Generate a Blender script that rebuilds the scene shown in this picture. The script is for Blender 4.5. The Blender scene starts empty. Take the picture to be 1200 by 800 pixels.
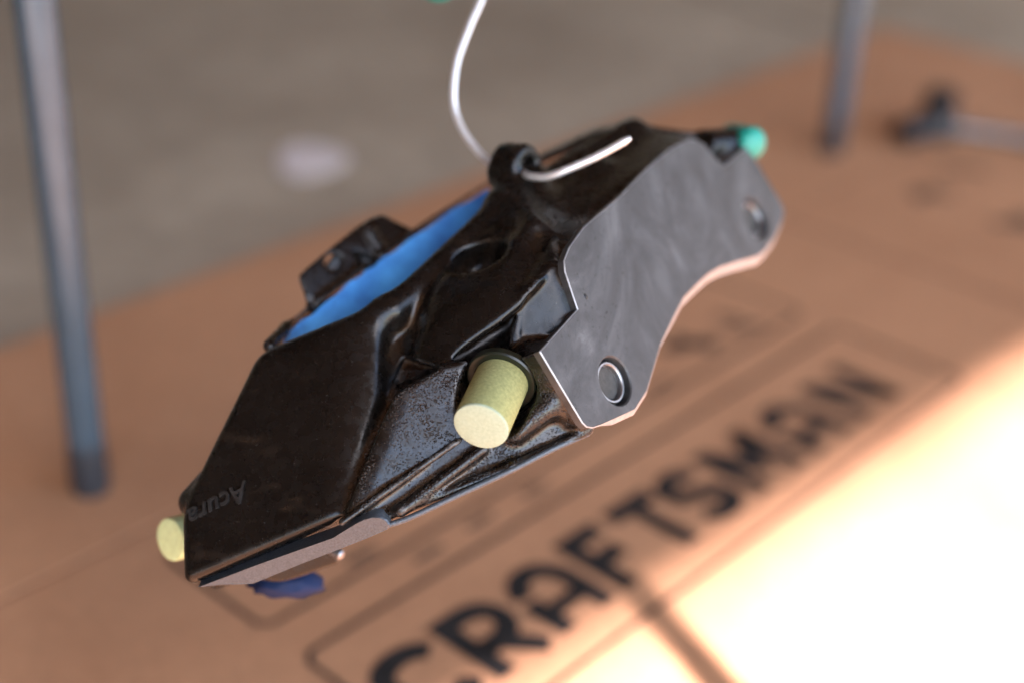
import bpy, bmesh, math, random
import numpy as np
from mathutils import Vector, Matrix
random.seed(4); np.random.seed(4)
sc = bpy.context.scene
COL = sc.collection

# ------------------------------------------------------------------ camera
F_PX, CAM_H = 1667.0, 0.52                      # 50 mm lens on a 36 mm sensor (1200 px wide frame)
up = np.array([156.0, 3050.0, 1667.0]); up /= np.linalg.norm(up)     # world up seen from the camera
fwd = np.array([0, 0, -1.0]); fy = fwd - fwd.dot(up) * up; fy /= np.linalg.norm(fy)
ROT = np.stack([np.cross(fy, up), fy, up])      # camera axes -> world axes
CAM = np.array([0, 0, CAM_H])
cam_data = bpy.data.cameras.new('camera')
cam_data.sensor_width = 36.0; cam_data.lens = 50.0
cam_data.clip_start = 0.01; cam_data.clip_end = 100
cam_data.dof.use_dof = True
cam_data.dof.focus_distance = 0.507
cam_data.dof.aperture_fstop = 2.8
cam = bpy.data.objects.new('camera', cam_data); COL.objects.link(cam)
m4 = Matrix([list(ROT[i]) + [CAM[i]] for i in range(3)] + [[0, 0, 0, 1]])
cam.matrix_world = m4
sc.camera = cam

# ------------------------------------------------------------------ light
SUN_AZ = np.array([0.46, -0.89]); SUN_AZ /= np.linalg.norm(SUN_AZ)   # horizontal direction towards the sun
SUN_EL = math.radians(47)
world = bpy.data.worlds.new('World'); sc.world = world; world.use_nodes = True
wn = world.node_tree.nodes; wn.clear()
sky = wn.new('ShaderNodeTexSky'); sky.sky_type = 'NISHITA'; sky.sun_disc = False
sky.sun_elevation = SUN_EL; sky.sun_rotation = math.atan2(SUN_AZ[0], SUN_AZ[1])
bg = wn.new('ShaderNodeBackground'); bg.inputs['Strength'].default_value = 0.12
wo = wn.new('ShaderNodeOutputWorld')
world.node_tree.links.new(sky.outputs[0], bg.inputs[0]); world.node_tree.links.new(bg.outputs[0], wo.inputs[0])
sun_d = bpy.data.lights.new('sun', 'SUN'); sun_d.energy = 4.6; sun_d.angle = math.radians(1.2); sun_d.color = (1.0, 0.88, 0.95)
sun = bpy.data.objects.new('sun', sun_d); COL.objects.link(sun)
sdir = Vector((SUN_AZ[0] * math.cos(SUN_EL), SUN_AZ[1] * math.cos(SUN_EL), math.sin(SUN_EL)))
sun.rotation_euler = sdir.to_track_quat('Z', 'Y').to_euler(); sun.location = (1, -2, 3)
sc.view_settings.view_transform = 'Standard'; sc.view_settings.look = 'None'
sc.view_settings.exposure = 2.95; sc.view_settings.gamma = 1.0
sc.view_settings.use_curve_mapping = False
sc.cycles.use_denoising = True
sc.cycles.max_bounces = 8; sc.cycles.diffuse_bounces = 5; sc.cycles.glossy_bounces = 5
sc.cycles.caustics_reflective = False; sc.cycles.caustics_refractive = False

# ------------------------------------------------------------------ helpers
def tag(o, label=None, cat=None, group=None, kind=None):
    if label: o['label'] = label
    if cat: o['category'] = cat
    if group: o['group'] = group
    if kind: o['kind'] = kind
    return o

def empty(name, loc):
    o = bpy.data.objects.new(name, None); COL.objects.link(o); o.location = loc
    o.empty_display_size = 0.02
    return o

def mesh_obj(name, verts, faces, mat, parent=None, smooth=True, origin=None):
    """verts in world metres; the mesh is stored relative to its parent (or own origin)."""
    v = np.asarray(verts, dtype=float).reshape(-1, 3)
    if parent is not None:
        root = parent
        while root.parent is not None: root = root.parent
        base = np.array(root.location)
    elif origin is not None: base = np.array(origin)
    else: base = np.zeros(3)
    me = bpy.data.meshes.new(name)
    me.from_pydata((v - base).tolist(), [], [list(map(int, f)) for f in faces])
    me.update()
    if smooth: me.polygons.foreach_set('use_smooth', [True] * len(me.polygons))
    o = bpy.data.objects.new(name, me); COL.objects.link(o)
    if mat: me.materials.append(mat)
    if parent is not None: o.parent = parent
    elif origin is not None: o.location = origin
    return o

def sharp(o, deg=35):
    me = o.data
    bm = bmesh.new(); bm.from_mesh(me)
    bmesh.ops.recalc_face_normals(bm, faces=bm.faces)
    for e in bm.edges:
        if len(e.link_faces) == 2 and e.calc_face_angle(0) > math.radians(deg): e.smooth = False
    for f in bm.faces: f.smooth = True
    bm.to_mesh(me); bm.free()
    return o

def tube(path, radius, seg=12, caps=True, round_end=False):
    """swept tube along a polyline (world metres) -> verts, faces"""
    P = np.asarray(path, float); n = len(P)
    R = np.broadcast_to(np.asarray(radius, float), (n,))
    T = np.gradient(P, axis=0); T /= np.linalg.norm(T, axis=1)[:, None]
    a = np.array([0, 0, 1.0]) if abs(T[0][2]) < 0.9 else np.array([1.0, 0, 0])
    N = np.cross(T[0], a); N /= np.linalg.norm(N)
    V = []; 
    for i in range(n):
        N = N - N.dot(T[i]) * T[i]; N /= np.linalg.norm(N); B = np.cross(T[i], N)
        for k in range(seg):
            t = 2 * math.pi * k / seg
            V.append(P[i] + R[i] * (math.cos(t) * N + math.sin(t) * B))
    Fc = []
    for i in range(n - 1):
        for k in range(seg):
            k2 = (k + 1) % seg
            Fc.append((i * seg + k, i * seg + k2, (i + 1) * seg + k2, (i + 1) * seg + k))
    if caps:
        Fc.append(tuple(range(seg - 1, -1, -1))); Fc.append(tuple((n - 1) * seg + k for k in range(seg)))
    return V, Fc

def spline(pts, n=60):
    P = np.asarray(pts, float); out = []
    Q = np.vstack([2 * P[0] - P[1], P, 2 * P[-1] - P[-2]])
    m = len(P) - 1
    for i in range(m):
        p0, p1, p2, p3 = Q[i:i + 4]
        for t in np.linspace(0, 1, max(2, n // m), endpoint=(i == m - 1)):
            out.append(0.5 * ((2 * p1) + (-p0 + p2) * t + (2 * p0 - 5 * p1 + 4 * p2 - p3) * t * t + (-p0 + 3 * p1 - 3 * p2 + p3) * t ** 3))
    return np.array(out)

# caliper working frame: millimetres along the camera axes (x right, y up, z towards the viewer)
def P(u, v, d): return np.array([(u - 600) / F_PX * d, (400 - v) / F_PX * d, -d])
def W(p): return CAM + (np.asarray(p, float) / 1000.0) @ ROT.T
def unit(a): a = np.asarray(a, float); return a / np.linalg.norm(a)

# ------------------------------------------------------------------ materials
def material(name):
    m = bpy.data.materials.new(name); m.use_nodes = True
    nt = m.node_tree; b = nt.nodes['Principled BSDF']
    return m, nt, b
def node(nt, t, **kw):
    n = nt.nodes.new(t)
    for k, v in kw.items():
        if k in n.inputs: n.inputs[k].default_value = v
        else: setattr(n, k, v)
    return n
def ramp(nt, src, stops):
    r = nt.nodes.new('ShaderNodeValToRGB')
    el = r.color_ramp.elements
    while len(el) < len(stops): el.new(0.5)
    for e, (p, c) in zip(el, stops): e.position = p; e.color = (*c, 1) if len(c) == 3 else c
    nt.links.new(src, r.inputs[0]); return r
def noise(nt, scale, detail=4, rough=0.55, coord=None, dist=0.0):
    n = nt.nodes.new('ShaderNodeTexNoise'); n.inputs['Scale'].default_value = scale
    n.inputs['Detail'].default_value = detail; n.inputs['Roughness'].default_value = rough
    n.inputs['Distortion'].default_value = dist
    if coord: nt.links.new(coord, n.inputs['Vector'])
    return n
def bump(nt, b, src, strength, dist, prev=None):
    bp = nt.nodes.new('ShaderNodeBump'); bp.inputs['Strength'].default_value = strength; bp.inputs['Distance'].default_value = dist
    nt.links.new(src, bp.inputs['Height'])
    if prev: nt.links.new(prev.outputs[0], bp.inputs['Normal'])
    nt.links.new(bp.outputs[0], b.inputs['Normal']); return bp
def coords(nt): return nt.nodes.new('ShaderNodeTexCoord').outputs['Object']

def plain(name, col, rough=0.5, metal=0.0, spec=0.5, nscale=None, namp=0.15, bscale=None, bdist=0.0002):
    m, nt, b = material(name); co = coords(nt)
    b.inputs['Roughness'].default_value = rough; b.inputs['Metallic'].default_value = metal
    b.inputs['Specular IOR Level'].default_value = spec
    n = noise(nt, nscale or 60, 4, 0.6, co)
    lo = tuple(c * (1 - namp) for c in col); hi = tuple(min(1, c * (1 + namp)) for c in col)
    r = ramp(nt, n.outputs[0], [(0.3, lo), (0.7, hi)]); nt.links.new(r.outputs[0], b.inputs['Base Color'])
    if bscale:
        nb = noise(nt, bscale, 3, 0.6, co); bump(nt, b, nb.outputs[0], 0.6, bdist)
    return m

# black cast and painted metal: pitted orange peel, dust specks, rubbed edges
def black_paint(name, wear=1.0, pit=1.0, spec=0.5):
    M, nt, b = material(name); co = coords(nt)
    b.inputs['Specular IOR Level'].default_value = spec
    big = noise(nt, 35, 4, 0.6, co); mid = noise(nt, 260, 3, 0.55, co); fine = noise(nt, 1250, 2, 0.5, co)
    base = ramp(nt, big.outputs[0], [(0.3, (0.0032, 0.0027, 0.0024)), (0.7, (0.0070, 0.0056, 0.0046))])
    spk = noise(nt, 1500, 1, 0.5, co); sr = ramp(nt, spk.outputs[0], [(0.76, (0, 0, 0)), (0.80, (1, 1, 1))])
    mx = nt.nodes.new('ShaderNodeMixRGB'); nt.links.new(sr.outputs[0], mx.inputs[0]); nt.links.new(base.outputs[0], mx.inputs[1]); mx.inputs[2].default_value = (0.12, 0.115, 0.11, 1)
    geo = nt.nodes.new('ShaderNodeNewGeometry'); pr = ramp(nt, geo.outputs['Pointiness'], [(0.535, (0, 0, 0)), (0.60, (1, 1, 1))])
    gr = ramp(nt, noise(nt, 620, 4, 0.7, co).outputs[0], [(0.42, (0, 0, 0)), (0.62, (1, 1, 1))])
    mu = nt.nodes.new('ShaderNodeMath'); mu.operation = 'MULTIPLY'; nt.links.new(pr.outputs[0], mu.inputs[0]); nt.links.new(gr.outputs[0], mu.inputs[1])
    mu2 = nt.nodes.new('ShaderNodeMath'); mu2.operation = 'MULTIPLY'; nt.links.new(mu.outputs[0], mu2.inputs[0]); mu2.inputs[1].default_value = 0.75 * wear
    mx2 = nt.nodes.new('ShaderNodeMixRGB'); nt.links.new(mu2.outputs[0], mx2.inputs[0]); nt.links.new(mx.outputs[0], mx2.inputs[1]); mx2.inputs[2].default_value = (0.17, 0.17, 0.172, 1)
    # brown reflections painted into the hollows in patches, with dust streaks over them
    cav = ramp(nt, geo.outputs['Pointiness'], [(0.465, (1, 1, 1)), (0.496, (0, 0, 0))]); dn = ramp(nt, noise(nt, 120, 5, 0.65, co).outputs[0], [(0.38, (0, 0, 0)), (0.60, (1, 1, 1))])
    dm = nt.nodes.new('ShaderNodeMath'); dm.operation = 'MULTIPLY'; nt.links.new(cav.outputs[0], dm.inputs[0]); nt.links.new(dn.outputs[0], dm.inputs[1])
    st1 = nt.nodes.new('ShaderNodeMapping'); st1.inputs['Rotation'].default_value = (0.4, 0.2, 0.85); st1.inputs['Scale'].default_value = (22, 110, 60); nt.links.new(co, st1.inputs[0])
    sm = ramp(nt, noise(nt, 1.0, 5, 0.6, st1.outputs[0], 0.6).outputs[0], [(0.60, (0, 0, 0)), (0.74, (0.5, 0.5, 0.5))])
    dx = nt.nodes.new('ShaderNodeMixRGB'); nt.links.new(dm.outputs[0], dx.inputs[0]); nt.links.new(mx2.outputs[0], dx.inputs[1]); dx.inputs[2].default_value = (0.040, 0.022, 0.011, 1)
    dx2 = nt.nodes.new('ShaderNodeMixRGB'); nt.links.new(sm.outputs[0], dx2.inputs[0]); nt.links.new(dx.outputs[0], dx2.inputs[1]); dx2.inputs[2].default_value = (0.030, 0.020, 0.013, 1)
    nt.links.new(dx2.outputs[0], b.inputs['Base Color'])
    rr = ramp(nt, mid.outputs[0], [(0.35, (0.20,) * 3), (0.7, (0.36,) * 3)])
    rm = nt.nodes.new('ShaderNodeMixRGB'); nt.links.new(mu2.outputs[0], rm.inputs[0]); nt.links.new(rr.outputs[0], rm.inputs[1]); rm.inputs[2].default_value = (0.6, 0.6, 0.6, 1)
    nt.links.new(rm.outputs[0], b.inputs['Roughness'])
    pits = ramp(nt, fine.outputs[0], [(0.36, (0, 0, 0)), (0.50, (1, 1, 1))])
    zone = ramp(nt, noise(nt, 90, 3, 0.6, co).outputs[0], [(0.36, (1, 1, 1)), (0.60, (0, 0, 0))])
    pz = nt.nodes.new('ShaderNodeMixRGB'); pz.blend_type = 'ADD'; pz.inputs[0].default_value = 1; nt.links.new(pits.outputs[0], pz.inputs[1]); nt.links.new(zone.outputs[0], pz.inputs[2]); pz.use_clamp = True
    bp = bump(nt, b, pz.outputs[0], 0.75 * pit, 0.0004 * pit); bump(nt, b, mid.outputs[0], 0.14, 0.0006, bp)
    return M
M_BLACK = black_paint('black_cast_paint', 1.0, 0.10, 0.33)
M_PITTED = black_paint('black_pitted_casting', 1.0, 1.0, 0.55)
M_LETTER = plain('rubbed_black_letter', (0.015, 0.0145, 0.014), 0.38, 0, 0.5, nscale=500, namp=0.6)

# grey blasted mounting face: wipe marks, fine grain, a few dark pits
M_GREY, nt, b = material('blasted_grey_metal'); co = coords(nt)
mp = nt.nodes.new('ShaderNodeMapping'); mp.inputs['Rotation'].default_value = (0.5, 0.9, 0.6); mp.inputs['Scale'].default_value = (26, 9, 14); nt.links.new(co, mp.inputs[0])
na = noise(nt, 1.6, 6, 0.62, mp.outputs[0], 2.2); nb = noise(nt, 1400, 3, 0.6, co); nc = noise(nt, 420, 5, 0.7, co); nz = noise(nt, 28, 3, 0.5, co)
r = ramp(nt, na.outputs[0], [(0.30, (0.036, 0.037, 0.039)), (0.50, (0.060, 0.062, 0.065)), (0.62, (0.084, 0.087, 0.091)), (0.78, (0.145, 0.150, 0.157))])
pit = ramp(nt, nc.outputs[0], [(0.30, (0.22, 0.20, 0.18)), (0.42, (1, 1, 1))])
zn = ramp(nt, nz.outputs[0], [(0.36, (0.12,) * 3), (0.58, (0.9,) * 3)])
mx = nt.nodes.new('ShaderNodeMixRGB'); mx.blend_type = 'MULTIPLY'; nt.links.new(zn.outputs[0], mx.inputs[0])
nt.links.new(r.outputs[0], mx.inputs[1]); nt.links.new(pit.outputs[0], mx.inputs[2]); nt.links.new(mx.outputs[0], b.inputs['Base Color'])
b.inputs['Metallic'].default_value = 0.5
rr = ramp(nt, na.outputs[0], [(0.3, (0.40,) * 3), (0.75, (0.58,) * 3)]); nt.links.new(rr.outputs[0], b.inputs['Roughness'])
bump(nt, b, nb.outputs[0], 0.4, 0.00012)

M_BRIGHT = plain('bare_machined_aluminium', (0.068, 0.082, 0.098), 0.42, 0.4, nscale=1300, namp=0.3, bscale=1500, bdist=0.0003)
M_RIM = plain('bare_chamfer_aluminium', (0.30, 0.305, 0.315), 0.45, 0.5, nscale=400, namp=0.2)
M_STEEL = plain('bright_steel', (0.30, 0.30, 0.31), 0.34, 0.9, nscale=200, namp=0.1)
M_BORE = plain('dark_oily_steel', (0.040, 0.037, 0.033), 0.6, 0.0, nscale=400, namp=0.35, bscale=900, bdist=0.0003)
M_YELLOW = plain('pale_yellow_foam', (0.27, 0.272, 0.115), 0.85, 0, 0.2, nscale=900, namp=0.22, bscale=1600, bdist=0.0003)
M_YELLOWEND = plain('pale_cut_foam', (0.32, 0.395, 0.30), 0.9, 0, 0.2, nscale=900, namp=0.10, bscale=1600, bdist=0.0003)
M_LIME = plain('lime_foam', (0.50, 0.60, 0.32), 0.9, 0, 0.2, nscale=500, namp=0.12, bscale=1600, bdist=0.0003)
M_TEAL = plain('teal_plastic', (0.010, 0.24, 0.185), 0.4, 0, 0.5, nscale=80, namp=0.08)
M_BLUE = plain('blue_masking_tape', (0.075, 0.33, 0.95), 0.75, 0, 0.25, nscale=55, namp=0.42, bscale=500, bdist=0.0004)
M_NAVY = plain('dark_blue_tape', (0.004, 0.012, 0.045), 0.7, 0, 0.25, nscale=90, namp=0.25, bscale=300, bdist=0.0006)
M_WIRE = plain('galvanised_wire', (0.72, 0.73, 0.74), 0.32, 0.6, nscale=150, namp=0.08)
M_WASHER = plain('olive_rubber', (0.007, 0.010, 0.006), 0.35, 0, 0.5, nscale=300, namp=0.3)
M_TUBE = plain('blue_grey_painted_tube', (0.085, 0.125, 0.165), 0.27, 0.5, nscale=40, namp=0.08)
M_CAP = plain('dark_rubber_foot', (0.02, 0.022, 0.028), 0.5, 0, 0.5, nscale=40, namp=0.1)
M_INK = plain('black_box_ink', (0.018, 0.016, 0.015), 0.8, 0, 0.2, nscale=120, namp=0.4)
M_INKTHIN = plain('thin_box_ink', (0.10, 0.062, 0.040), 0.85, 0, 0.2, nscale=60, namp=0.3)
M_CREASE = plain('creased_cardboard', (0.27, 0.14, 0.08), 0.9, 0, 0.15, nscale=30, namp=0.15)
M_PAPER = plain('white_paper', (0.62, 0.55, 0.52), 0.8, 0, 0.2, nscale=30, namp=0.05)
M_TOOL = plain('black_tool_head', (0.012, 0.011, 0.014), 0.4, 0.2, 0.5, nscale=80, namp=0.2)
M_CEIL = plain('brown_timber_boards', (0.135, 0.072, 0.034), 0.8, 0, 0.2, nscale=2, namp=0.3)
M_WALLPALE = plain('pale_grey_wall', (0.52, 0.51, 0.49), 0.9, 0, 0.2, nscale=2, namp=0.1)
M_WALL = plain('tan_wall', (0.34, 0.29, 0.24), 0.9, 0, 0.2, nscale=2, namp=0.15)

M_CARD, nt, b = material('kraft_cardboard'); co = coords(nt)
na = noise(nt, 4.5, 6, 0.62, co, 0.6); mp = nt.nodes.new('ShaderNodeMapping'); mp.inputs['Scale'].default_value = (400, 18, 1)
nt.links.new(co, mp.inputs[0]); nb = noise(nt, 1, 3, 0.5, mp.outputs[0]); nc = noise(nt, 160, 4, 0.6, co)
r = ramp(nt, na.outputs[0], [(0.28, (0.375, 0.185, 0.094)), (0.72, (0.50, 0.262, 0.138))])
r2 = ramp(nt, nc.outputs[0], [(0.3, (0.86,) * 3), (0.7, (1.06,) * 3)])
mx = nt.nodes.new('ShaderNodeMixRGB'); mx.blend_type = 'MULTIPLY'; mx.inputs[0].default_value = 1
nt.links.new(r.outputs[0], mx.inputs[1]); nt.links.new(r2.outputs[0], mx.inputs[2]); nt.links.new(mx.outputs[0], b.inputs['Base Color'])
b.inputs['Roughness'].default_value = 0.85; b.inputs['Specular IOR Level'].default_value = 0.25
bump(nt, b, nb.outputs[0], 0.25, 0.0004)

M_CONC, nt, b = material('worn_concrete'); co = coords(nt)
na = noise(nt, 3.2, 7, 0.62, co, 0.8); nb = noise(nt, 22, 5, 0.65, co)
r = ramp(nt, na.outputs[0], [(0.3, (0.275, 0.217, 0.150)), (0.7, (0.410, 0.340, 0.246))])
r2 = ramp(nt, nb.outputs[0], [(0.3, (0.82,) * 3), (0.7, (1.1,) * 3)])
mx = nt.nodes.new('ShaderNodeMixRGB'); mx.blend_type = 'MULTIPLY'; mx.inputs[0].default_value = 1
nt.links.new(r.outputs[0], mx.inputs[1]); nt.links.new(r2.outputs[0], mx.inputs[2]); nt.links.new(mx.outputs[0], b.inputs['Base Color'])
b.inputs['Roughness'].default_value = 0.75; bump(nt, b, nb.outputs[0], 0.3, 0.002)

# ------------------------------------------------------------------ setting: floor and the garage that shades it
def slab(name, poly, z0, z1, mat, parent=None, origin=None, smooth=False):
    n = len(poly)
    v = [(x, y, z0) for x, y in poly] + [(x, y, z1) for x, y in poly]
    f = [tuple(range(n - 1, -1, -1)), tuple(range(n, 2 * n))] + [(i, (i + 1) % n, n + (i + 1) % n, n + i) for i in range(n)]
    o = mesh_obj(name, v, f, mat, parent, smooth, origin)
    bm = bmesh.new(); bm.from_mesh(o.data); bmesh.ops.recalc_face_normals(bm, faces=bm.faces); bm.to_mesh(o.data); bm.free()
    return o
floor = slab('floor', [(-9, -9), (9, -9), (9, 9), (-9, 9)], -0.1, 0.0, M_CONC); tag(floor, kind='structure')

# saw-cut joint in the concrete
JA, JB = np.array([-0.02, 2.35]), np.array([0.62, 1.55])
jd = (JB - JA) / np.linalg.norm(JB - JA); jn = np.array([-jd[1], jd[0]])
slab('floor_joint', [tuple(JA - jd * 2 + jn * 0.004), tuple(JB + jd * 0.5 + jn * 0.004), tuple(JB + jd * 0.5 - jn * 0.004), tuple(JA - jd * 2 - jn * 0.004)], -0.004, 0.0006,
     plain('dirty_joint', (0.10, 0.085, 0.07), 0.9, 0, 0.1, nscale=20, namp=0.3), floor)

E1 = np.array([math.cos(math.radians(49)), math.sin(math.radians(49))]); E2 = np.array([E1[1], -E1[0]])   # along / across the box print
CORNER = np.array([0.471, 1.867])
def ST(s, t): return CORNER + s * E1 + t * E2
# sun edge on the floor, thrown by the lintel of the open garage door
a_ = math.radians(45.2); D1 = np.array([math.cos(a_), math.sin(a_)]); D2 = np.array([D1[1], -D1[0]])
EDGE = ST(-1.0, 0.529)
LINTEL = 2.2
lin0 = EDGE + SUN_AZ * LINTEL / math.tan(SUN_EL)
def rect(o, l0, l1, w0, w1): return [tuple(o + D1 * l0 + D2 * w0), tuple(o + D1 * l1 + D2 * w0), tuple(o + D1 * l1 + D2 * w1), tuple(o + D1 * l0 + D2 * w1)]
ceil = slab('garage_ceiling', rect(lin0, -3.5, 3.5, -6, 0), LINTEL, LINTEL + 0.15, M_CEIL); tag(ceil, kind='structure')
wall_b = slab('garage_wall_back', rect(lin0, -3.5, 3.5, -6.1, -6.0), 0, LINTEL, M_WALL); tag(wall_b, kind='structure')
wall_l = slab('garage_wall_left', rect(lin0, -3.6, -3.5, -6.1, 0), 0, LINTEL, M_WALL); tag(wall_l, kind='structure')
wall_r = slab('garage_wall_right', rect(lin0, 3.5, 3.6, -6.1, 0), 0, LINTEL, M_WALLPALE); tag(wall_r, kind='structure')

# ------------------------------------------------------------------ cardboard with its print
CZ = 0.004
card = empty('cardboard_sheet', (*ST(-1.0, 0.5), 0))
tag(card, 'large flattened brown cardboard box printed CRAFTSMAN spread on the concrete floor', 'cardboard')
def panel(s0, s1, t0, t1):
    g = 0.0025
    return slab('panel', [tuple(ST(s0 + g, t0 + g)), tuple(ST(s1 - g, t0 + g)), tuple(ST(s1 - g, t1 - g)), tuple(ST(s0 + g, t1 - g))], 0.0008, CZ, M_CARD, card)
SF, TF = -0.648, 0.257
panel(-2.6, SF - 0.002, 0, TF); panel(SF + 0.002, 0, 0, TF); panel(-2.6, SF - 0.002, TF, 1.5); panel(SF + 0.002, 0, TF, 1.5)
# pressed creases between the panels, a little lower than the faces
slab('crease', [tuple(ST(-2.6, TF - 0.0025)), tuple(ST(0, TF - 0.0025)), tuple(ST(0, TF + 0.0025)), tuple(ST(-2.6, TF + 0.0025))], 0.0008, CZ - 0.0014, M_CREASE, card)
slab('crease', [tuple(ST(SF - 0.005, 0)), tuple(ST(SF + 0.005, 0)), tuple(ST(SF + 0.005, 1.5)), tuple(ST(SF - 0.005, 1.5))], 0.0008, CZ - 0.0010, M_CREASE, card)

def ribbon(pts, w, z, closed=False):
    """flat mitred ribbon in (s,t) -> world verts/faces"""
    p = np.array(pts, float); n = len(p); L = []; Rr = []
    for i in range(n):
        a = p[(i - 1) % n] if (closed or i > 0) else None
        c = p[(i + 1) % n] if (closed or i < n - 1) else None
        d1 = unit(p[i] - a) if a is not None else None
        d2 = unit(c - p[i]) if c is not None else None
        if d1 is None: d1 = d2
        if d2 is None: d2 = d1
        n1 = np.array([-d1[1], d1[0]]); n2 = np.array([-d2[1], d2[0]]); m = n1 + n2
        m = m / max(0.35, m.dot(n1)) if np.linalg.norm(m) > 1e-6 else n1
        L.append(p[i] + m * w / 2); Rr.append(p[i] - m * w / 2)
    V = [(*ST(*q), z) for q in L] + [(*ST(*q), z) for q in Rr]
    m = n if closed else n - 1
    Fc = [(i, (i + 1) % n, n + (i + 1) % n, n + i) for i in range(m)]
    return V, Fc
def ink(name, strokes, w, mat, z=CZ + 0.0004):
    V = []; Fc = []
    for k, s in enumerate(strokes):
        closed = s[0] == 'c'; pts = s[1] if closed else s
        v, f = ribbon(pts, w, z + k * 0.00012, closed)
        Fc += [tuple(i + len(V) for i in q) for q in f]; V += v
    return mesh_obj(name, V, Fc, mat, card, False)

def arc(cx, cy, rx, ry, a0, a1, n=14):
    return [(cx + rx * math.cos(math.radians(a)), cy + ry * math.sin(math.radians(a))) for a in np.linspace(a0, a1, n)]
# glyphs: x 0..1 to the right, y 0 (top) .. 1 (baseline); heavy block letters
h_ = 0.10
GL = {
 'C': [arc(0.56, 0.32, 0.44, 0.22, -20, -180) + arc(0.56, 0.68, 0.44, 0.22, 180, 20)],
 'R': [[(0.12, 1), (0.12, 0.1), (0.5, 0.1)] + arc(0.5, 0.35, 0.38, 0.25, -70, 90) + [(0.22, 0.6)], [(0.5, 0.62), (0.92, 1)]],
 'A': [[(0.1, 1), (0.1, 0.45)] + arc(0.5, 0.45, 0.4, 0.35, 180, 360) + [(0.9, 1)], [(0.1, 0.68), (0.9, 0.68)]],
 'F': [[(0.15, 1), (0.15, 0.1), (0.95, 0.1)], [(0.26, 0.5), (0.8, 0.5)]],
 'T': [[(0.0, 0.1), (1.0, 0.1)], [(0.5, 0.2), (0.5, 1)]],
 'S': [arc(0.5, 0.31, 0.38, 0.21, -20, -180) + [(0.14, 0.40), (0.5, 0.5), (0.86, 0.60)] + arc(0.5, 0.69, 0.38, 0.21, 0, 160)],
 'M': [[(0.12, 1), (0.12, 0)], [(0.88, 1), (0.88, 0)], [(0.16, 0.10), (0.5, 0.66), (0.84, 0.10)]],
 'N': [[(0.12, 1), (0.12, 0)], [(0.88, 1), (0.88, 0)], [(0.14, 0.10), (0.86, 0.90)]],
}
def st_px(u, v):
    p_ = ground_px(u, v, CZ)[:2] - CORNER; return p_ @ E1, p_ @ E2
word = [('C', -1.314, 0.042), ('R', -1.261, 0.042), ('A', -1.209, 0.043), ('F', -1.158, 0.037), ('T', -1.110, 0.042), ('S', -1.067, 0.040), ('M', -1.010, 0.056), ('A', -0.946, 0.045), ('N', -0.880, 0.054)]
for ch, s0, wd in word:
    st = [[(s0 - wd / 2 + x * wd, 0.440 + y * 0.056) for x, y in g] for g in GL[ch]]
    lt = ink('printed_letter', st[:1], 0.0138, M_INK)
    for g in st[1:]: ink('letter_stroke', [g], 0.0138 if ch != 'A' else 0.0105, M_INK, CZ + 0.0006).parent = lt
def frame_line(s0, s1, t0, t1, w=0.0036):
    c = 0.006
    ink('printed_frame', [('c', [(s0 + c, t0), (s1 - c, t0), (s1, t0 + c), (s1, t1 - c), (s1 - c, t1), (s0 + c, t1), (s0, t1 - c), (s0, t0 + c)])], w, M_INK)
frame_line(-1.346, -0.800, 0.409, 0.518)
frame_line(-1.346, -0.800, 0.285, 0.377)
# half hidden rows of smaller print on the neighbouring panels
ink('printed_mark', [[(-0.93, 0.335), (-0.888, 0.358)], [(-0.91, 0.331), (-0.90, 0.362)]], 0.011, M_INK)
ink('printed_mark', [[(-0.868, 0.352), (-0.838, 0.366)], [(-0.856, 0.332), (-0.846, 0.352)]], 0.009, M_INKTHIN)
for s_, t_ in ((-1.275, 0.366), (-1.245, 0.392), (-1.20, 0.391), (-0.985, 0.366), (-1.15, 0.392)):
    ink('printed_mark', [[(s_, t_), (s_ + 0.022, t_)]], 0.006, M_INKTHIN)
ink('printed_mark', [[(-0.50, 0.31), (-0.475, 0.345)], [(-0.515, 0.325), (-0.47, 0.322)]], 0.012, M_INKTHIN)
ink('printed_mark', [[(-0.51, 0.40), (-0.47, 0.44)], [(-0.50, 0.425), (-0.465, 0.41)]], 0.014, M_INKTHIN)
ink('printed_mark', [[(-0.42, 0.30), (-0.39, 0.335)]], 0.012, M_INKTHIN)

# ------------------------------------------------------------------ paper scrap and hand tool on the ground
def ground_px(u, v, z=0.0):
    r_ = ROT @ np.array([(u - 600) / F_PX, (400 - v) / F_PX, -1.0]); t = (z - CAM_H) / r_[2]
    return CAM + t * r_
pc = ground_px(366, 189)
sl = []
for k in range(14):
    a = 2 * math.pi * k / 14; rr_ = 1 + 0.12 * math.sin(3 * a + 1) + 0.06 * random.uniform(-1, 1)
    sl.append((pc[0] + 0.034 * rr_ * math.cos(a), pc[1] + 0.045 * rr_ * math.sin(a)))
tag(slab('paper_scrap', sl, 0.0004, 0.0016, M_PAPER, origin=tuple(pc)), 'small pale scrap of paper lying on the bare concrete floor', 'paper')

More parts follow.
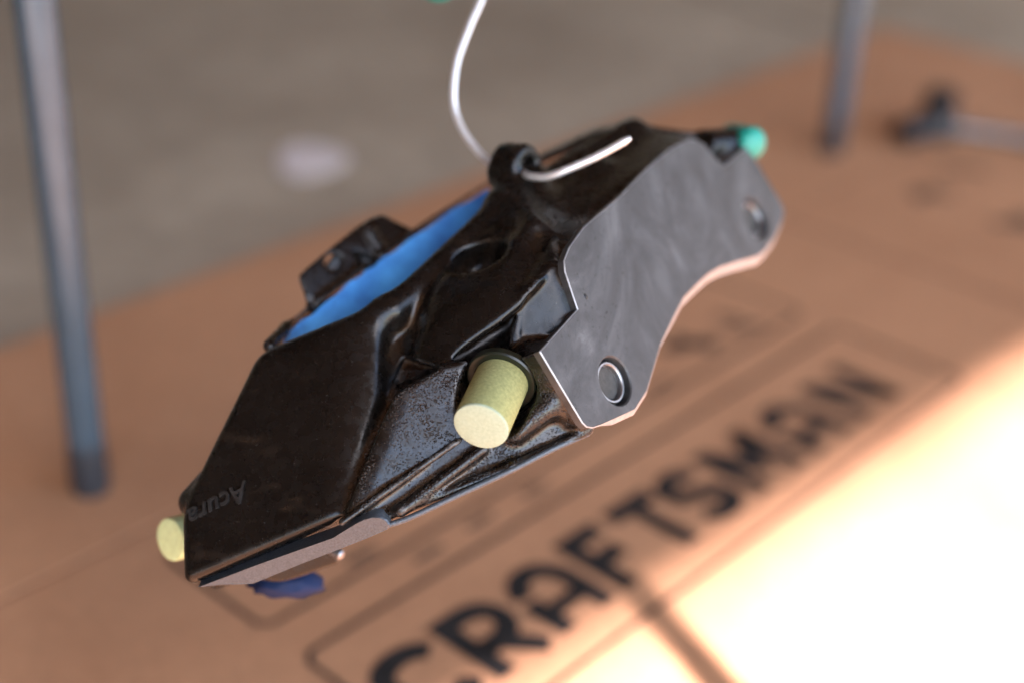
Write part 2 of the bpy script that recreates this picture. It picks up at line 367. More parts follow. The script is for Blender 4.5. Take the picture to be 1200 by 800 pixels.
t0 = ground_px(1058, 172, CZ); t1 = ground_px(1095, 160, CZ); t2 = ground_px(1290, 190, CZ)
tool = empty('ratchet_wrench', tuple(t1))
tag(tool, 'ratchet wrench with dark head and bright handle lying on the cardboard', 'wrench')
hd = unit(t2 - t1)
hp = np.array([t1 + hd * x + np.array([0, 0, 0.013]) for x in np.linspace(0.0, 0.26, 14)])
v, f = tube(hp, [0.008, 0.008, 0.0075, 0.007, 0.007, 0.0075, 0.009, 0.011, 0.0115, 0.0115, 0.0115, 0.0115, 0.011, 0.008], 12)
sharp(mesh_obj('handle', v, f, M_STEEL, tool))
v, f = tube([t1 + np.array([0, 0, z]) for z in (0.001, 0.003, 0.024, 0.027, 0.028, 0.050, 0.052)], [0.018, 0.022, 0.022, 0.020, 0.018, 0.018, 0.014], 20)
sharp(mesh_obj('ratchet_head', v, f, M_TOOL, tool))
v, f = tube([t1 + (t0 - t1) * x + np.array([0, 0, 0.0145]) for x in (0.25, 0.4, 0.95, 1.05)], [0.010, 0.0145, 0.0145, 0.012], 16)
sharp(mesh_obj('socket', v, f, M_TOOL, tool))

# ------------------------------------------------------------------ four-legged stand the caliper hangs in
LEG_R = 0.0112
lf = np.array([-0.257, 0.727]); rf = np.array([0.318, 1.385])
legs = [lf, rf, lf + E2 * 0.72, rf + E2 * 0.72]
stand = empty('metal_stand', (*((legs[0] + legs[3]) / 2), 0))
tag(stand, 'blue grey tubular metal stand with round legs standing on the cardboard', 'stand')
TOP = 1.02
for q in legs:
    v, f = tube([(q[0], q[1], z) for z in (0.03, 0.5, TOP)], LEG_R, 24)
    sharp(mesh_obj('leg', v, f, M_TUBE, stand))
    v, f = tube([(q[0], q[1], z) for z in (CZ, CZ + 0.002, 0.030, 0.038)], [0.0112, 0.0118, 0.0118, 0.0114], 24)
    sharp(mesh_obj('rubber_foot', v, f, M_CAP, stand))
for a, c in ((0, 1), (1, 3), (3, 2), (2, 0)):
    v, f = tube([(*legs[a], TOP), (*((legs[a] + legs[c]) / 2), TOP), (*legs[c], TOP)], 0.0124, 20); sharp(mesh_obj('top_rail', v, f, M_TUBE, stand))

# ------------------------------------------------------------------ brake caliper: plane of the mounting face
N1 = unit((0.723, 0.253, 0.643)); P0 = P(720, 445, 520)
def F1(u, v, back=0.0):
    """point on the mounting-face plane (moved 'back' mm into the body) seen at that place"""
    r_ = np.array([(u - 600) / F_PX, (400 - v) / F_PX, -1.0])
    return r_ * ((N1 @ P0 - back) / (N1 @ r_))
A_, B_, C_ = P(213, 685, 516), P(398, 607, 506), P(302, 410, 536)
N2 = unit(np.cross(B_ - A_, C_ - A_))
def F2(u, v, off=0.0):
    r_ = np.array([(u - 600) / F_PX, (400 - v) / F_PX, -1.0])
    return r_ * ((N2 @ A_ + off) / (N2 @ r_))

# ---- signed distance shapes
def hull_planes(pts):
    bm = bmesh.new()
    for p in pts: bm.verts.new(tuple(p))
    bmesh.ops.convex_hull(bm, input=bm.verts)
    bmesh.ops.recalc_face_normals(bm, faces=bm.faces)
    c = np.mean(pts, axis=0); out = []
    for f_ in bm.faces:
        n = np.array(f_.normal); o = np.array(f_.verts[0].co)
        if np.linalg.norm(n) < 0.5: continue
        if n @ (c - o) > 0: n = -n
        k = n @ o
        if all(n @ q[0] < 0.998 for q in out): out.append((n, k))
    bm.free()
    return np.array([q[0] for q in out], np.float32), np.array([q[1] for q in out], np.float32)
def hull(pts, r=2.0):
    Nn, K = hull_planes([np.asarray(p, float) for p in pts])
    def f(X):
        o2 = np.zeros(len(X), np.float32); mxx = np.full(len(X), -1e9, np.float32)
        for n, k in zip(Nn, K):
            g = X @ n - (k - r); np.maximum(mxx, g, out=mxx); g = np.maximum(g, 0); o2 += g * g
        return np.sqrt(o2) + np.minimum(mxx, 0) - r
    return f
def slabhull(front, vec, r=2.0):
    front = [np.asarray(p, float) for p in front]; vec = np.asarray(vec, float)
    return hull(front + [p + vec for p in front], r)
def capsule(a, b_, r0, r1=None):
    a = np.asarray(a, np.float32); b_ = np.asarray(b_, np.float32); r1 = r0 if r1 is None else r1
    ba = b_ - a; L2 = float(ba @ ba) + 1e-9
    def f(X):
        t = np.clip(((X - a) @ ba) / L2, 0, 1)
        return np.linalg.norm(X - a - t[:, None] * ba, axis=1) - (r0 + (r1 - r0) * t)
    return f
def cyl(a, b_, rad, r=1.0):
    a = np.asarray(a, np.float32); b_ = np.asarray(b_, np.float32); L = float(np.linalg.norm(b_ - a)); ax = (b_ - a) / L
    def f(X):
        q = X - a; t = q @ ax; rr_ = np.linalg.norm(q - t[:, None] * ax, axis=1)
        dx = rr_ - (rad - r); dy = np.abs(t - L / 2) - (L / 2 - r)
        return np.minimum(np.maximum(dx, dy), 0) + np.sqrt(np.maximum(dx, 0) ** 2 + np.maximum(dy, 0) ** 2) - r
    return f
def ellipsoid(c, rad, ax=None):
    c = np.asarray(c, np.float32); rad = np.asarray(rad, np.float32); Rm = np.eye(3) if ax is None else np.array(ax)
    Rm = Rm.astype(np.float32)
    def f(X):
        q = (X - c) @ Rm.T; k0 = np.linalg.norm(q / rad, axis=1); k1 = np.linalg.norm(q / (rad * rad), axis=1)
        return k0 * (k0 - 1) / np.maximum(k1, 1e-6)
    return f
UF = unit(np.cross((0, 1, 0), N1)); VF = np.cross(N1, UF)
def prism(px, back0, back1, r=1.5, grow=0.0):
    """F1-plane polygon from back0 to back1 mm behind the mounting face"""
    Q = np.array([[(F1(u, v) - P0) @ UF, (F1(u, v) - P0) @ VF] for u, v in px], np.float32)
    def f(X):
        q = X - P0.astype(np.float32); x = q @ UF.astype(np.float32); y = q @ VF.astype(np.float32); w = q @ N1.astype(np.float32)
        d2 = np.full(len(X), 1e12, np.float32); s_ = np.ones(len(X), np.float32); n = len(Q); j = n - 1
        for i in range(n):
            ex, ey = Q[j] - Q[i]; wx = x - Q[i][0]; wy = y - Q[i][1]
            t = np.clip((wx * ex + wy * ey) / (ex * ex + ey * ey), 0, 1)
            bx, by = wx - ex * t, wy - ey * t; d2 = np.minimum(d2, bx * bx + by * by)
            c1 = y >= Q[i][1]; c2 = y < Q[j][1]; c3 = ex * wy > ey * wx
            s_[(c1 & c2 & c3) | (~c1 & ~c2 & ~c3)] *= -1; j = i
        dp = s_ * np.sqrt(d2) - grow + r
        dz = np.abs(w + (back0 + back1) / 2) - (back1 - back0) / 2 + r
        return np.minimum(np.maximum(dp, dz), 0) + np.sqrt(np.maximum(dp, 0) ** 2 + np.maximum(dz, 0) ** 2) - r
    return f
def smin(a, b_, k):
    h = np.maximum(k - np.abs(a - b_), 0) / k; return np.minimum(a, b_) - h * h * k * 0.25

def surface(ops, lo, hi, h):
    """voxel surface-nets mesh of a list of ('+'|'-', sdf, blend)"""
    def ev(X):
        X = X.astype(np.float32); d = None
        for op, f_, k in ops:
            g = f_(X)
            if d is None: d = g
            elif op == '+': d = smin(d, g, k)
            else: d = -smin(-d, g, k)
        return d
    def evc(X):
        return np.concatenate([ev(X[i:i + 200000]) for i in range(0, len(X), 200000)])
    lo = np.asarray(lo, float); S = 4
    nc_ = np.ceil((np.asarray(hi) - lo) / (h * S)).astype(int) + 1
    gi = np.stack(np.meshgrid(*[np.arange(n) for n in nc_], indexing='ij'), -1).reshape(-1, 3)
    cv = evc(lo + gi * h * S + h * (S - 1) / 2).reshape(nc_)
    act = np.abs(cv) < h * S * 1.5 + 1.0
    big = lambda a: a.repeat(S, 0).repeat(S, 1).repeat(S, 2)
    val = big(cv).astype(np.float32); am = big(act)
    idx = np.argwhere(am); val[am] = evc(lo + idx * h)
    ins = val < 0
    # cells with a sign change
    c = np.zeros(tuple(n - 1 for n in val.shape), np.uint8)
    cs = [(i, j, k) for i in (0, 1) for j in (0, 1) for k in (0, 1)]
    sl_ = lambda i, n: slice(i, n - 1 + i)
    for i, j, k in cs: c += ins[sl_(i, val.shape[0]), sl_(j, val.shape[1]), sl_(k, val.shape[2])]
    cell = np.argwhere((c > 0) & (c < 8))
    vid = np.full(c.shape, -1, np.int32); vid[tuple(cell.T)] = np.arange(len(cell))
    acc = np.zeros((len(cell), 3)); cnt = np.zeros(len(cell))
    for a in cs:
        for ax in range(3):
            if a[ax]: continue
            b2 = list(a); b2[ax] = 1
            va = val[tuple((cell + a).T)]; vb = val[tuple((cell + b2).T)]
            mk = (va < 0) != (vb < 0); t = np.zeros(len(cell)); t[mk] = va[mk] / (va[mk] - vb[mk])
            p_ = np.array(a, float) + np.zeros((len(cell), 3)); p_[:, ax] += t
            acc[mk] += p_[mk]; cnt[mk] += 1
    V = lo + (cell + acc / cnt[:, None]) * h
    for _ in range(2):                                   # pull the vertices onto the true surface
        e = h * 0.5; d0 = evc(V); G = np.stack([(evc(V + np.eye(3)[k] * e) - evc(V - np.eye(3)[k] * e)) / (2 * e) for k in range(3)], 1)
        g2 = np.maximum((G * G).sum(1), 0.25); st = -(d0 / g2)[:, None] * G
        ln = np.linalg.norm(st, axis=1); st *= (np.minimum(ln, h * 0.6) / np.maximum(ln, 1e-9))[:, None]; V = V + st
    faces = []
    for ax in range(3):
        o1, o2 = [(1, 2), (2, 0), (0, 1)][ax]
        shp = list(val.shape); a = [slice(1, n - 1) for n in shp]; b2 = list(a)
        a[ax] = slice(0, shp[ax] - 1); b2[ax] = slice(1, shp[ax])
        A2, B2 = ins[tuple(a)], ins[tuple(b2)]
        e = np.argwhere(A2 != B2); flip = A2[tuple(e.T)]
        base = e + 1; base[:, ax] -= 1
        q = []
        for d1, d2 in ((1, 1), (0, 1), (0, 0), (1, 0)):
            cc = base.copy(); cc[:, o1] -= d1; cc[:, o2] -= d2; q.append(vid[tuple(cc.T)])
        q = np.stack(q, 1); q[~flip] = q[~flip][:, ::-1]; faces.append(q)
    return V, np.concatenate(faces)

def np_mesh(name, V, faces, mat, parent):
    root = parent
    while root.parent is not None: root = root.parent
    Wv = W(V) - np.array(root.location)
    me = bpy.data.meshes.new(name)
    me.vertices.add(len(Wv)); me.vertices.foreach_set('co', Wv.astype(np.float32).ravel())
    me.loops.add(faces.size); me.loops.foreach_set('vertex_index', faces.astype(np.int32).ravel())
    me.polygons.add(len(faces)); me.polygons.foreach_set('loop_start', np.arange(0, faces.size, 4, dtype=np.int32))
    me.polygons.foreach_set('use_smooth', np.ones(len(faces), bool))
    me.update(calc_edges=True); me.validate()
    o = bpy.data.objects.new(name, me); COL.objects.link(o); me.materials.append(mat); o.parent = parent
    return o

# ---- outline of the mounting face
face_px = [(634, 412), (678, 363), (663, 318), (662, 306), (668, 291), (685, 267), (727, 231), (760, 197), (785, 176), (803, 166), (815, 164), (825, 169),
           (840, 187), (849, 195), (875, 172), (884, 185), (902, 215), (915, 237), (919, 247), (917, 258), (908, 278), (897, 293), (889, 300), (866, 306),
           (844, 313), (830, 321), (819, 331), (801, 349), (788, 374), (774, 403), (765, 433), (758, 457), (744, 479), (720, 490), (704, 497), (695, 500), (688, 499), (683, 494)]

cal_loc = W(P(560, 440, 560))
cal = empty('brake_caliper', tuple(W(P(480, 600, 540))))
tag(cal, 'black cast brake caliper with bare grey mounting face hanging on a wire', 'brake caliper')

AX = unit((-0.277, -0.594, 0.75))           # axis of the plugged port
PC = P(587, 447, 508.5)                       # where it leaves the casting
LUG = P(604, 196, 576); LUGAX = unit((0.78, -0.12, 0.6))
ops = [
 # sloped end of the bridge, the broad black face
 ('+', slabhull([A_, B_, C_, F2(211, 594), F2(238, 566), F2(424, 368), F2(412, 520), F2(448, 350, -3.0), F2(449, 470, -6.0)], np.array([0.10, -0.24, -1.0]) * 40, 4.0), 1),
 # solid core that ties the lobes together
 ('+', hull([P(415, 585, 516), P(440, 470, 528), P(460, 380, 540), P(570, 290, 556), P(660, 300, 545), P(640, 420, 524), P(690, 480, 517), P(600, 530, 510), P(470, 590, 512)] +
            [P(440, 540, 570), P(470, 400, 590), P(600, 300, 620), P(680, 320, 590), P(680, 460, 560), P(600, 500, 560)], 3.0), 12.0),
 # end wall with the port
 ('+', hull([P(401, 608, 505), P(432, 530, 506), P(462, 462, 506.5), P(474, 440, 507), P(552, 420, 507), P(640, 410, 510), P(694, 498, 508), P(640, 520, 505), P(600, 544, 504), P(470, 598, 504),
             P(536, 516, 504.5), P(620, 478, 506)] +
            [P(430, 560, 560), P(480, 470, 560), P(640, 430, 560), P(690, 480, 550), P(600, 520, 550), P(480, 570, 550)], 1.6), 6.0),
 # crown over the pistons
 ('+', hull([F1(664, 304, 2), F1(690, 262, 2), F1(727, 230, 2), F1(762, 194, 2), F1(812, 162, 2), F1(845, 180, 4), P(575, 262, 552), P(640, 215, 578), P(700, 176, 606), P(742, 150, 624), P(800, 152, 632),
             P(474, 432, 514), P(516, 434, 509), P(560, 407, 507), P(606, 372, 506), P(632, 336, 508), P(590, 330, 511), P(486, 392, 520), P(500, 335, 531), P(545, 290, 540)] +
            [P(500, 400, 570), P(620, 300, 600), P(760, 200, 680), P(800, 200, 680)], 5.5), 12.0),
 # shoulder running back along the disc slot
 ('+', capsule(P(462, 362, 534), P(585, 254, 562), 5, 7), 12.0),
 ('+', capsule(P(600, 242, 566), P(742, 160, 628), 7, 8), 10.0),
 ('+', capsule(P(612, 290, 537), P(700, 205, 590), 4.5, 5), 8.0),
 ('+', capsule(P(610, 246, 556), P(650, 300, 520), 4.0, 3.5), 6.0),
 # inboard half behind the mounting face
 ('+', prism(face_px, 0.9, 36.0, 1.5, 0.2), 2.0),
 # floor of the pocket beside the mounting face
 ('+', slabhull([P(596, 400, 516), P(610, 345, 517), P(648, 308, 517.5), P(690, 348, 520), P(652, 412, 517), P(600, 420, 516)], (0, -2, -22), 1.0), 1.5),
 # wire lug
 ('+', cyl(LUG - 7 * LUGAX, LUG + 7 * LUGAX, 9.6, 2.6), 5.0),
 ('+', slabhull([P(580, 200, 576), P(626, 200, 572), P(650, 252, 553), P(588, 276, 543)], (3, -6, -18), 2.5), 10.0),
 # outboard half on the far side of the disc slot
 ('+', hull([P(330, 384, 566), P(362, 358, 573), P(440, 298, 590), P(556, 222, 615), P(580, 207, 620)] +
            [P(345, 400, 590), P(440, 345, 618), P(580, 245, 640)] + [P(360, 395, 625), P(560, 235, 665)], 1.6), 2.0),
 ('+', hull([P(575, 212, 622), P(690, 153, 655), P(745, 143, 655), P(700, 185, 660), P(590, 240, 640)] + [P(600, 235, 665), P(730, 160, 690)], 2.0), 3.0),
 ('+', capsule(P(316, 405, 548), P(336, 385, 567), 2.6, 2.6), 4.0),
 ('+', slabhull([P(351, 318, 576), P(376, 297, 583), P(427, 257, 597), P(446, 250, 602), P(486, 270, 606), P(440, 322, 594), P(364, 372, 574), P(347, 322, 575)], (4, -4, -26), 1.8), 3.0),
 ('+', slabhull([P(424, 268, 592), P(436, 262, 594), P(456, 292, 596), P(446, 302, 592)], (1, -2, -10), 1.5), 1.5),
 ('+', hull([P(690, 156, 640), P(745, 143, 628), P(800, 150, 632), P(850, 160, 636), P(700, 180, 640), P(850, 180, 640)] + [P(700, 160, 700), P(830, 165, 700), P(760, 200, 700)], 3.0), 6.0),
 # boss of the bleed port at the far end
 ('+', cyl(P(824, 172, 634), P(872, 167, 648), 7.4, 2.0), 5.0),
 # underside of the outboard half
 ('+', hull([P(262, 672, 548), P(330, 684, 552), P(398, 660, 552), P(396, 630, 548), P(290, 640, 556)] + [P(300, 650, 590), P(390, 640, 590)], 2.0), 2.0),
 # outboard corner boss
 ('+', capsule(P(228, 588, 535), P(262, 550, 545), 6, 6), 4.0),
 # ribs and lips on the end wall
 ('+', capsule(P(402, 611, 504), P(538, 515, 502.0), 1.5, 1.2), 1.2),
 ('+', capsule(P(470, 598, 503), P(566, 526, 503), 2.2, 2.0), 2.2),
 ('+', capsule(P(440, 610, 505), P(600, 546, 503), 2.2, 2.0), 2.0),
 ('+', capsule(P(600, 546, 503), P(690, 504, 506), 2.0, 1.6), 2.0),
 # collar round the port
 ('+', capsule(P(604, 502, 504), P(640, 478, 504), 5.0, 4.5), 4.0),
 ('+', capsule(P(645, 470, 505), P(664, 446, 507), 3.6, 3.2), 4.0),
 # --- cut-outs
 ('-', cyl(PC - 3 * AX, PC + 18 * AX, 13.4, 1.5), 2.0),
 ('-', capsule(P(532, 505, 499), P(556, 524, 497), 3.2, 3.0), 2.0),
 ('-', hull([P(612, 350, 490), P(650, 312, 490), P(690, 350, 490), P(650, 402, 482), P(612, 400, 490)] + [P(614, 354, 517), P(648, 318, 516), P(682, 352, 518), P(648, 398, 518), P(608, 396, 517)], 1.5), 2.0),
 ('-', hull([P(463, 410, 500), P(519, 431, 495), P(441, 477, 495)] + [P(474, 420, 534), P(508, 432, 530), P(460, 454, 530)], 1.0), 1.5),
 ('-', ellipsoid(P(559, 291, 532), (11.5, 8.4, 20), [unit((0.88, 0.42, -0.2)), np.cross(unit((0.08, -0.36, -0.93)), unit((0.88, 0.42, -0.2))), unit((0.08, -0.36, -0.93))]), 3.5),
 ('-', ellipsoid(P(496, 388, 500), (7, 15, 12), [unit((0.85, -0.5, 0)), unit((0.5, 0.85, 0)), (0, 0, 1)]), 6.0),
 ('-', capsule(P(590, 346, 503), P(634, 268, 532), 5.5, 5.0), 4.0),
 ('-', capsule(P(652, 284, 518), P(758, 182, 571), 6.0, 6.0), 5.0),
 ('-', capsule(P(506, 392, 507), P(556, 345, 506), 5.0, 5.0), 6.0),
 ('-', cyl(F1(721, 446, 7.5), F1(721, 446, -5), 9.6, 0.3), 0.5),
 ('-', cyl(F1(886, 256, 7.5), F1(886, 256, -5), 9.6, 0.3), 0.5),
 ('-', cyl(LUG - 12 * LUGAX, LUG + 14 * LUGAX, 4.2, 0.4), 1.0),
 ('-', cyl(P(388, 306, 570), P(391, 309, 594), 3.7, 0.4), 1.2),
 ('-', hull([P(412, 294, 570), P(448, 302, 570), P(426, 322, 570)] + [P(416, 297, 605), P(444, 303, 605), P(428, 316, 605)], 0.8), 1.5),
 ('-', capsule(P(354, 345, 562), P(370, 354, 572), 4.2, 4.2), 2.0),
]
V, Fq = surface(ops, (-135, -110, -715), (150, 125, -478), 0.9)
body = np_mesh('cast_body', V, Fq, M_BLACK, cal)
# the end wall round the port was left as cast: rougher and pitted under the paint
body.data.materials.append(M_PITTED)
fcn = V[Fq].mean(1); fu = 600 + F_PX * fcn[:, 0] / -fcn[:, 2]; fv = 400 - F_PX * fcn[:, 1] / -fcn[:, 2]
fd = (fcn - A_) @ N2
rough = (fcn[:, 2] > -535) & (fv > 432 + 0.0 * fu) & (fu > 398 + (607 - fv) * 0.40) & (fu < 720) | ((fd < -3.5) & (fu < 420) & (fcn[:, 2] > -545) & (fv > 560))
body.data.polygons.foreach_set('material_index', rough.astype(np.int32)); body.data.update()

# ---- mounting flange: machined plate with chamfered rim and two bores
def poly_plate(name, inner, thick, cham, mat, parent, holes=()):
    n = len(inner); Pin = np.array([F1(u, v) for u, v in inner])
    Q = np.array([[(p - P0) @ UF, (p - P0) @ VF] for p in Pin]); area = 0.5 * sum(Q[i][0] * Q[(i + 1) % n][1] - Q[(i + 1) % n][0] * Q[i][1] for i in range(n))
    sg = 1 if area > 0 else -1
    out = []
    for i in range(n):
        d1 = unit(Q[i] - Q[i - 1]); d2 = unit(Q[(i + 1) % n] - Q[i]); m1 = np.array([d1[1], -d1[0]]) * sg; m2 = np.array([d2[1], -d2[0]]) * sg
        m = m1 + m2; m /= max(0.6, m @ m1); out.append(Q[i] + m * cham[i])
    bm = bmesh.new()
    mk = lambda q, w: bm.verts.new(tuple(W(P0 + q[0] * UF + q[1] * VF - w * N1) - np.array(cal.location)))
    r0 = [mk(q, 0) for q in Q]; r1 = [mk(q, 0.9 * c) for q, c in zip(out, cham)]; r2 = [mk(q, thick) for q in out]
    edges = [bm.edges.new((r0[i], r0[(i + 1) % n])) for i in range(n)]
    for ra, rb in ((r0, r1), (r1, r2)):
        for i in range(n): bm.faces.new((ra[i], ra[(i + 1) % n], rb[(i + 1) % n], rb[i])).material_index = 1 if ra is r0 else 0
    for (c, rad, deep) in holes:
        cq = np.array([(c - P0) @ UF, (c - P0) @ VF]); K = 40; rings = []
        for rr_, w in ((rad + 0.5, 0), (rad, 0.5), (rad, deep)):
            rings.append([mk(cq + rr_ * np.array([math.cos(2 * math.pi * k / K), math.sin(2 * math.pi * k / K)]), w) for k in range(K)])
        edges += [bm.edges.new((rings[0][k], rings[0][(k + 1) % K])) for k in range(K)]
        for ra, rb in zip(rings, rings[1:]):
            for k in range(K): bm.faces.new((ra[k], ra[(k + 1) % K], rb[(k + 1) % K], rb[k]))
        bm.faces.new(rings[-1])
    bmesh.ops.triangle_fill(bm, use_beauty=True, use_dissolve=False, edges=edges)
    bmesh.ops.recalc_face_normals(bm, faces=bm.faces)
    me = bpy.data.meshes.new(name); bm.to_mesh(me); bm.free(); me.materials.append(mat); me.materials.append(M_RIM)
    o = bpy.data.objects.new(name, me); COL.objects.link(o); o.parent = parent
    return sharp(o, 25)
cham = []
for i, (u, v) in enumerate(face_px): cham.append(2.0 if 17 <= i <= 33 else 0.42)
for i in range(20, 29): cham[i] = 3.6
hole_c = [F1(721, 446), F1(886, 256)]
flange = poly_plate('mounting_flange', face_px, 3.2, cham, M_GREY, cal, [(c, 9.2, 6.0) for c in hole_c])
flange['label'] = 'bare grey machined face with two bolt holes'
def lathe(prof, c, ax, seg=40):
    """profile (radius, height along ax) -> working-frame verts, faces"""
    ax = unit(ax); a = unit(np.cross(ax, (0, 1, 0.2))); b2 = np.cross(ax, a); V_ = []; F_ = []
    for r_, h in prof:
        for k in range(seg):
            t = 2 * math.pi * k / seg; V_.append(c + ax * h + r_ * (math.cos(t) * a + math.sin(t) * b2))
    for i in range(len(prof) - 1):
        for k in range(seg): F_.append((i * seg + k, i * seg + (k + 1) % seg, (i + 1) * seg + (k + 1) % seg, (i + 1) * seg + k))
    if prof[0][0] > 0.01 : F_.append(tuple(range(seg - 1, -1, -1)))
    F_.append(tuple((len(prof) - 1) * seg + k for k in range(seg)))
    return np.array(V_), F_
for c in hole_c:
    v, f = lathe([(8.0, -5.98), (8.0, -2.6), (7.6, -2.1), (7.0, -2.1), (6.6, -2.5), (6.5, -4.2), (6.4, -4.2)], c, N1)
    ring = sharp(mesh_obj('bolt_bushing', W(v), f[:-1], M_STEEL, flange), 40)
    v, f = lathe([(6.5, -5.9), (6.5, -4.4), (6.0, -4.0), (2.0, -4.2)], c, N1)
    sharp(mesh_obj('bolt_end', W(v), f, M_BORE, flange), 40)

# ---- bare end face under the bridge, with its rounded tongue
def shell(name, front_px, depth, vec, mat, parent, bev=0.8):
    pts = np.array([P(u, v, d) for u, v, d in front_px]) if depth is None else np.array([P(u, v, depth) for u, v in front_px])
    n = len(pts); c = pts.mean(0); ins = c + (pts - c) * (1 - bev / np.linalg.norm(pts - c, axis=1))[:, None]
    nrm = unit(vec); a = ins - nrm * bev; v = np.vstack([a, pts, pts + np.asarray(vec)])
    f = [tuple(range(n))] + [(i, (i + 1) % n, n + (i + 1) % n, n + i) for i in range(n)] + [(n + i, n + (i + 1) % n, 2 * n + (i + 1) % n, 2 * n + i) for i in range(n)] + [tuple(range(3 * n - 1, 2 * n - 1, -1))]
    return sharp(mesh_obj(name, W(v), f, mat, parent), 40)
end_px = [(232, 687, 519), (300, 661, 513), (392, 628, 505), (408, 618, 502), (418, 612, 501), (428, 607, 500), (438, 604.5, 499), (447, 605, 499), (454, 608.5, 500), (457, 613.5, 500), (455, 619, 501), (430, 630, 503), (405, 640, 506), (350, 661, 512), (296, 683, 519), (280, 684, 521), (262, 684, 521)]
shell('end_face', end_px, None, (0.5, 3.0, -7.0), M_BRIGHT, cal, 0.5)['label'] = 'bare bright machined strip with rounded tongue'

# bare parting edge along the bottom of the end wall
v, f = tube(W(spline([P(450, 616, 502), P(480, 606, 501.5), P(540, 578, 501), P(600, 550, 501), P(645, 527, 503), P(690, 507, 506.5)], 40)), 0.00115, 10)
mesh_obj('parting_edge', v, f, M_BRIGHT, cal)

# ---- raised lettering
fc = bpy.data.curves.new('raised_lettering', 'FONT'); fc.body = 'Acura'; fc.size = 10.5; fc.extrude = 0.8; fc.offset = 0.10; fc.shear = 0.25; fc.space_character = 1.02
fo = bpy.data.objects.new('raised_lettering', fc); COL.objects.link(fo)
dg = bpy.context.evaluated_depsgraph_get(); me = bpy.data.meshes.new_from_object(fo.evaluated_get(dg)); bpy.data.objects.remove(fo)
lx0 = F2(288, 563); lx = unit(F2(217, 599) - lx0); ly = np.cross(N2, lx)
co_ = np.array([v.co for v in me.vertices]); s_ = np.linalg.norm(F2(219, 597.5) - lx0) / co_[:, 0].max()
co_ *= s_
wv = W(lx0 + co_[:, :1] * lx + co_[:, 1:2] * ly + (co_[:, 2:3] + 0.1) * N2) - np.array(cal.location)
me.vertices.foreach_set('co', wv.ravel()); me.update(); me.materials.clear(); me.materials.append(M_LETTER)
lo_ = bpy.data.objects.new('raised_lettering', me); COL.objects.link(lo_); lo_.parent = cal

# ---- washer in the port
v, f = lathe([(8.0, -2.9), (13.0, -2.9), (13.0, -0.6), (12.4, 0.0), (8.6, 0.0), (8.0, -0.5)], PC, AX, 48)
sharp(mesh_obj('sealing_washer', W(v), f[:-2] + [], M_WASHER, cal), 40)

# ------------------------------------------------------------------ plugs (things of their own, pushed into the ports)
def plug(name, c, ax, rad, length, mat, label, dome=0.0, cat='plug'):
    prof = [(rad, -length), (rad * 1.0, -0.8), (rad - 0.25, -0.2), (rad - 0.9, 0.0)]
    if dome: prof = [(rad, -length), (rad, 0)] + [(rad * math.cos(t), dome * math.sin(t)) for t in np.linspace(0.15, 1.45, 9)]
    else: prof += [(rad * 0.5, 0.15), (0.3, 0.2)]
    v, f = lathe(prof, c, ax, 44)
    o = sharp(mesh_obj(name, W(v), f, mat, None, True, tuple(W(c - unit(ax) * length))), 50)
    if mat is M_YELLOW:
        o.data.materials.append(M_YELLOWEND)
        for p_ in o.data.polygons:
            if p_.center.length > length / 1000 - 0.0003: p_.material_index = 1
    return tag(o, label, cat)
plug('foam_plug', P(563, 500, 489), AX, 9.9, 27.5, M_YELLOW, 'pale yellow foam plug sticking out of the port beside the grey mounting face')
plug('foam_plug', P(199, 632, 556), unit((-0.62, -0.1, 0.75)), 8.6, 30, M_LIME, 'bright lime foam plug half hidden behind the raised lettering end of the caliper')
plug('bleed_cap', P(881, 168, 640), unit((0.55, -0.22, 0.8)), 7.4, 14, M_TEAL, 'teal green cap on the bleed port behind the grey mounting face', 4.5, 'cap')

# ------------------------------------------------------------------ masking tape
# finely wrinkled sheet: subdivide the strip along its length
near = spline([P(332, 403, 566), P(441, 374, 584), P(510, 328, 594), P(592, 256, 606)], 60); far = spline([P(333, 393, 562), P(400, 341, 574), P(470, 288, 591), P(573, 221, 611)], 60)
m_ = min(len(near), len(far)); K = 9; tv = []
for i in range(m_):
    for k in range(K):
        t = k / (K - 1); p_ = near[i] * (1 - t) + far[i] * t
        p_ = p_ + np.array([0, 1.0, 0.3]) * (0.7 * math.sin(i * 0.55 + 1.2 * math.sin(i * 0.21)) * math.sin(3.1 * t + i * 0.33) + 0.5 * math.sin(i * 0.23 + 2 * t) - 0.6 * math.sin(math.pi * t)); tv.append(p_)
tv = np.array(tv); tn = len(tv); tv2 = np.vstack([tv, tv - np.array([0, 0.5, 0.3])])
tf = []
for i in range(m_ - 1):
    for k in range(K - 1):
        a = i * K + k; tf.append((a, a + 1, a + K + 1, a + K)); tf.append((tn + a, tn + a + K, tn + a + K + 1, tn + a + 1))
tape = mesh_obj('masking_tape', W(tv2), tf, M_BLUE, None, True, tuple(W(P(450, 330, 600))))
tag(tape, 'bright blue masking tape strip covering the slot of the caliper', 'tape')
v, f = [], []
def blob(c, rad, seed):
    bm = bmesh.new(); bmesh.ops.create_icosphere(bm, subdivisions=3, radius=1.0); rs = np.random.RandomState(seed); ph = rs.rand(3, 3) * 6
    for v_ in bm.verts:
        p_ = np.array(v_.co); w = 1 + 0.12 * sum(math.sin(3 * (p_ @ ph[k]) + k) for k in range(3)) / 1.5
        v_.co = tuple(W(c + p_ * np.array(rad) * w))
    V_ = [tuple(v_.co) for v_ in bm.verts]; bm.verts.index_update(); F_ = [tuple(x.index for x in f_.verts) for f_ in bm.faces]; bm.free(); return V_, F_
V_, F_ = blob(P(336, 682, 574), (15, 6.0, 10), 5)
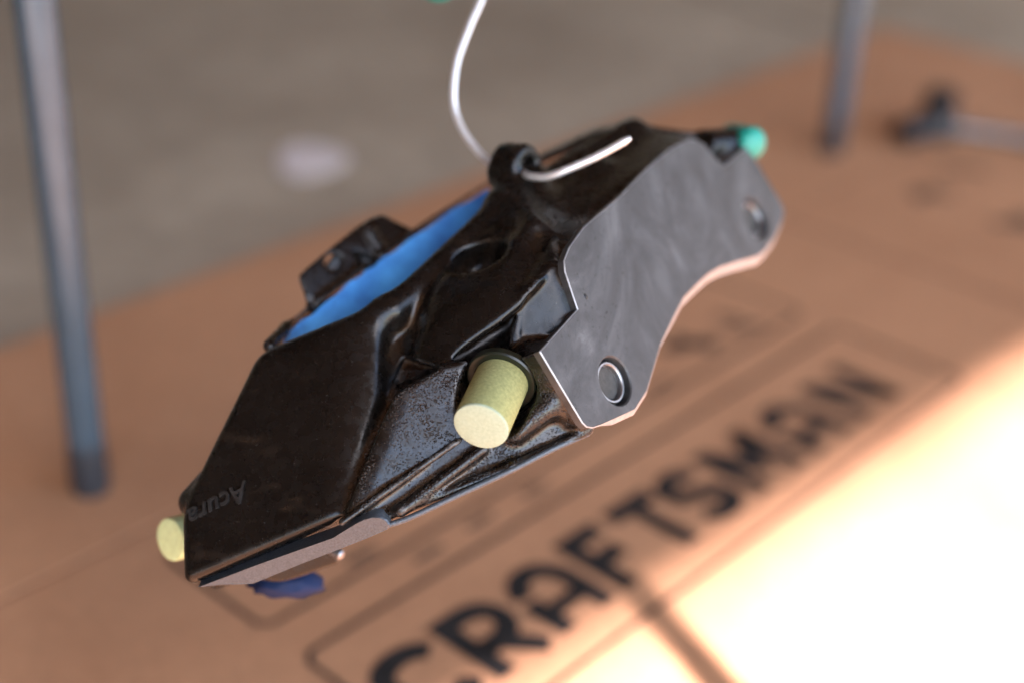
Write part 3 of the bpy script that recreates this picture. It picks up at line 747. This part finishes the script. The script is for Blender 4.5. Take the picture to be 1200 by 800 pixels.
tag(mesh_obj('tape_patch', V_, F_, M_NAVY, None, True, tuple(W(P(338, 684, 574)))), 'flat crumpled patch of dark blue tape stuck under the caliper', 'tape')
v, f = lathe([(2.0, -10), (2.0, -0.6), (1.4, 0)], P(401, 651, 548), unit((0.8, -0.4, 0.4)), 24)
sharp(mesh_obj('glint_pin', W(v), f, M_STEEL, cal))  # small steel pin added to make the white glint under the bridge

# ------------------------------------------------------------------ hanging wire
wp = [P(580, -190, 632), P(574, -60, 612), P(566, -8, 606), P(549, 33, 602), P(536, 72, 599), P(531, 105, 597), P(537, 142, 596), P(556, 173, 594), P(580, 194, 588), LUG + np.array([0, -1.5, 0]), P(624, 207, 562), P(650, 205, 555), P(690, 188, 552), P(739, 161, 548)]
path = W(spline(np.array(wp), 130))
kk = np.arange(len(path)); path = path + 0.0002 * np.stack([np.sin(kk * 0.31 + 1.1 * np.sin(kk * 0.12)), np.sin(kk * 0.23 + 2), np.cos(kk * 0.27)], 1)
hook = W(wp[0]); bar_p = np.array([hook[0], hook[1]])
top_pts = np.array([hook + np.array([0, 0, 0.0]), hook + np.array([0.002, 0.002, 0.10])])
zt = np.linspace(hook[2] + 0.02, TOP - 0.013, 12)[::-1]
lead = np.array([[hook[0], hook[1], z] for z in zt])
full = np.vstack([lead, path]); full = spline(full[::1], len(full) * 2)
rad = np.full(len(full), 0.00160); rad[-1] = 0.0008; rad[-2] = 0.0014
v, f = tube(full, rad, 14)
wire = mesh_obj('hanging_wire', v, f, M_WIRE, None, True, tuple(hook)); tag(wire, 'bent bright metal wire threaded through the lug of the black caliper', 'wire')
# bar of the stand that carries the wire
q0 = lf + E1 * ((bar_p - lf) @ E1); q1 = q0 + E2 * 0.72
v, f = tube([(*q0, TOP), (*((q0 + q1) / 2), TOP), (*q1, TOP)], 0.0122, 20); sharp(mesh_obj('cross_bar', v, f, M_TUBE, stand))

# a spare teal cap left hanging beside it on a thin wire
sp_top = W(P(513, -6, 640)); spare = empty('rubber_plug', tuple(sp_top))
tag(spare, 'teal green rubber plug hanging on a thin wire above the caliper', 'plug')
v, f = lathe([(5.0, -9), (6.4, -8), (6.4, 0)] + [(6.4 * math.cos(t), 3.5 * math.sin(t)) for t in np.linspace(0.2, 1.45, 8)], P(513, -8, 640), -up, 32)
sharp(mesh_obj('plug_body', W(v), f, M_TEAL, spare), 50)
qx = q0 + E2 * ((sp_top[:2] - q0) @ E2)
v, f = tube(spline([(sp_top[0], sp_top[1], sp_top[2] + 0.004), (sp_top[0], sp_top[1], sp_top[2] + 0.06), (qx[0], qx[1], TOP - 0.05), (qx[0], qx[1], TOP - 0.012)], 40), 0.0007, 8)
mesh_obj('wire', v, f, M_WIRE, spare)
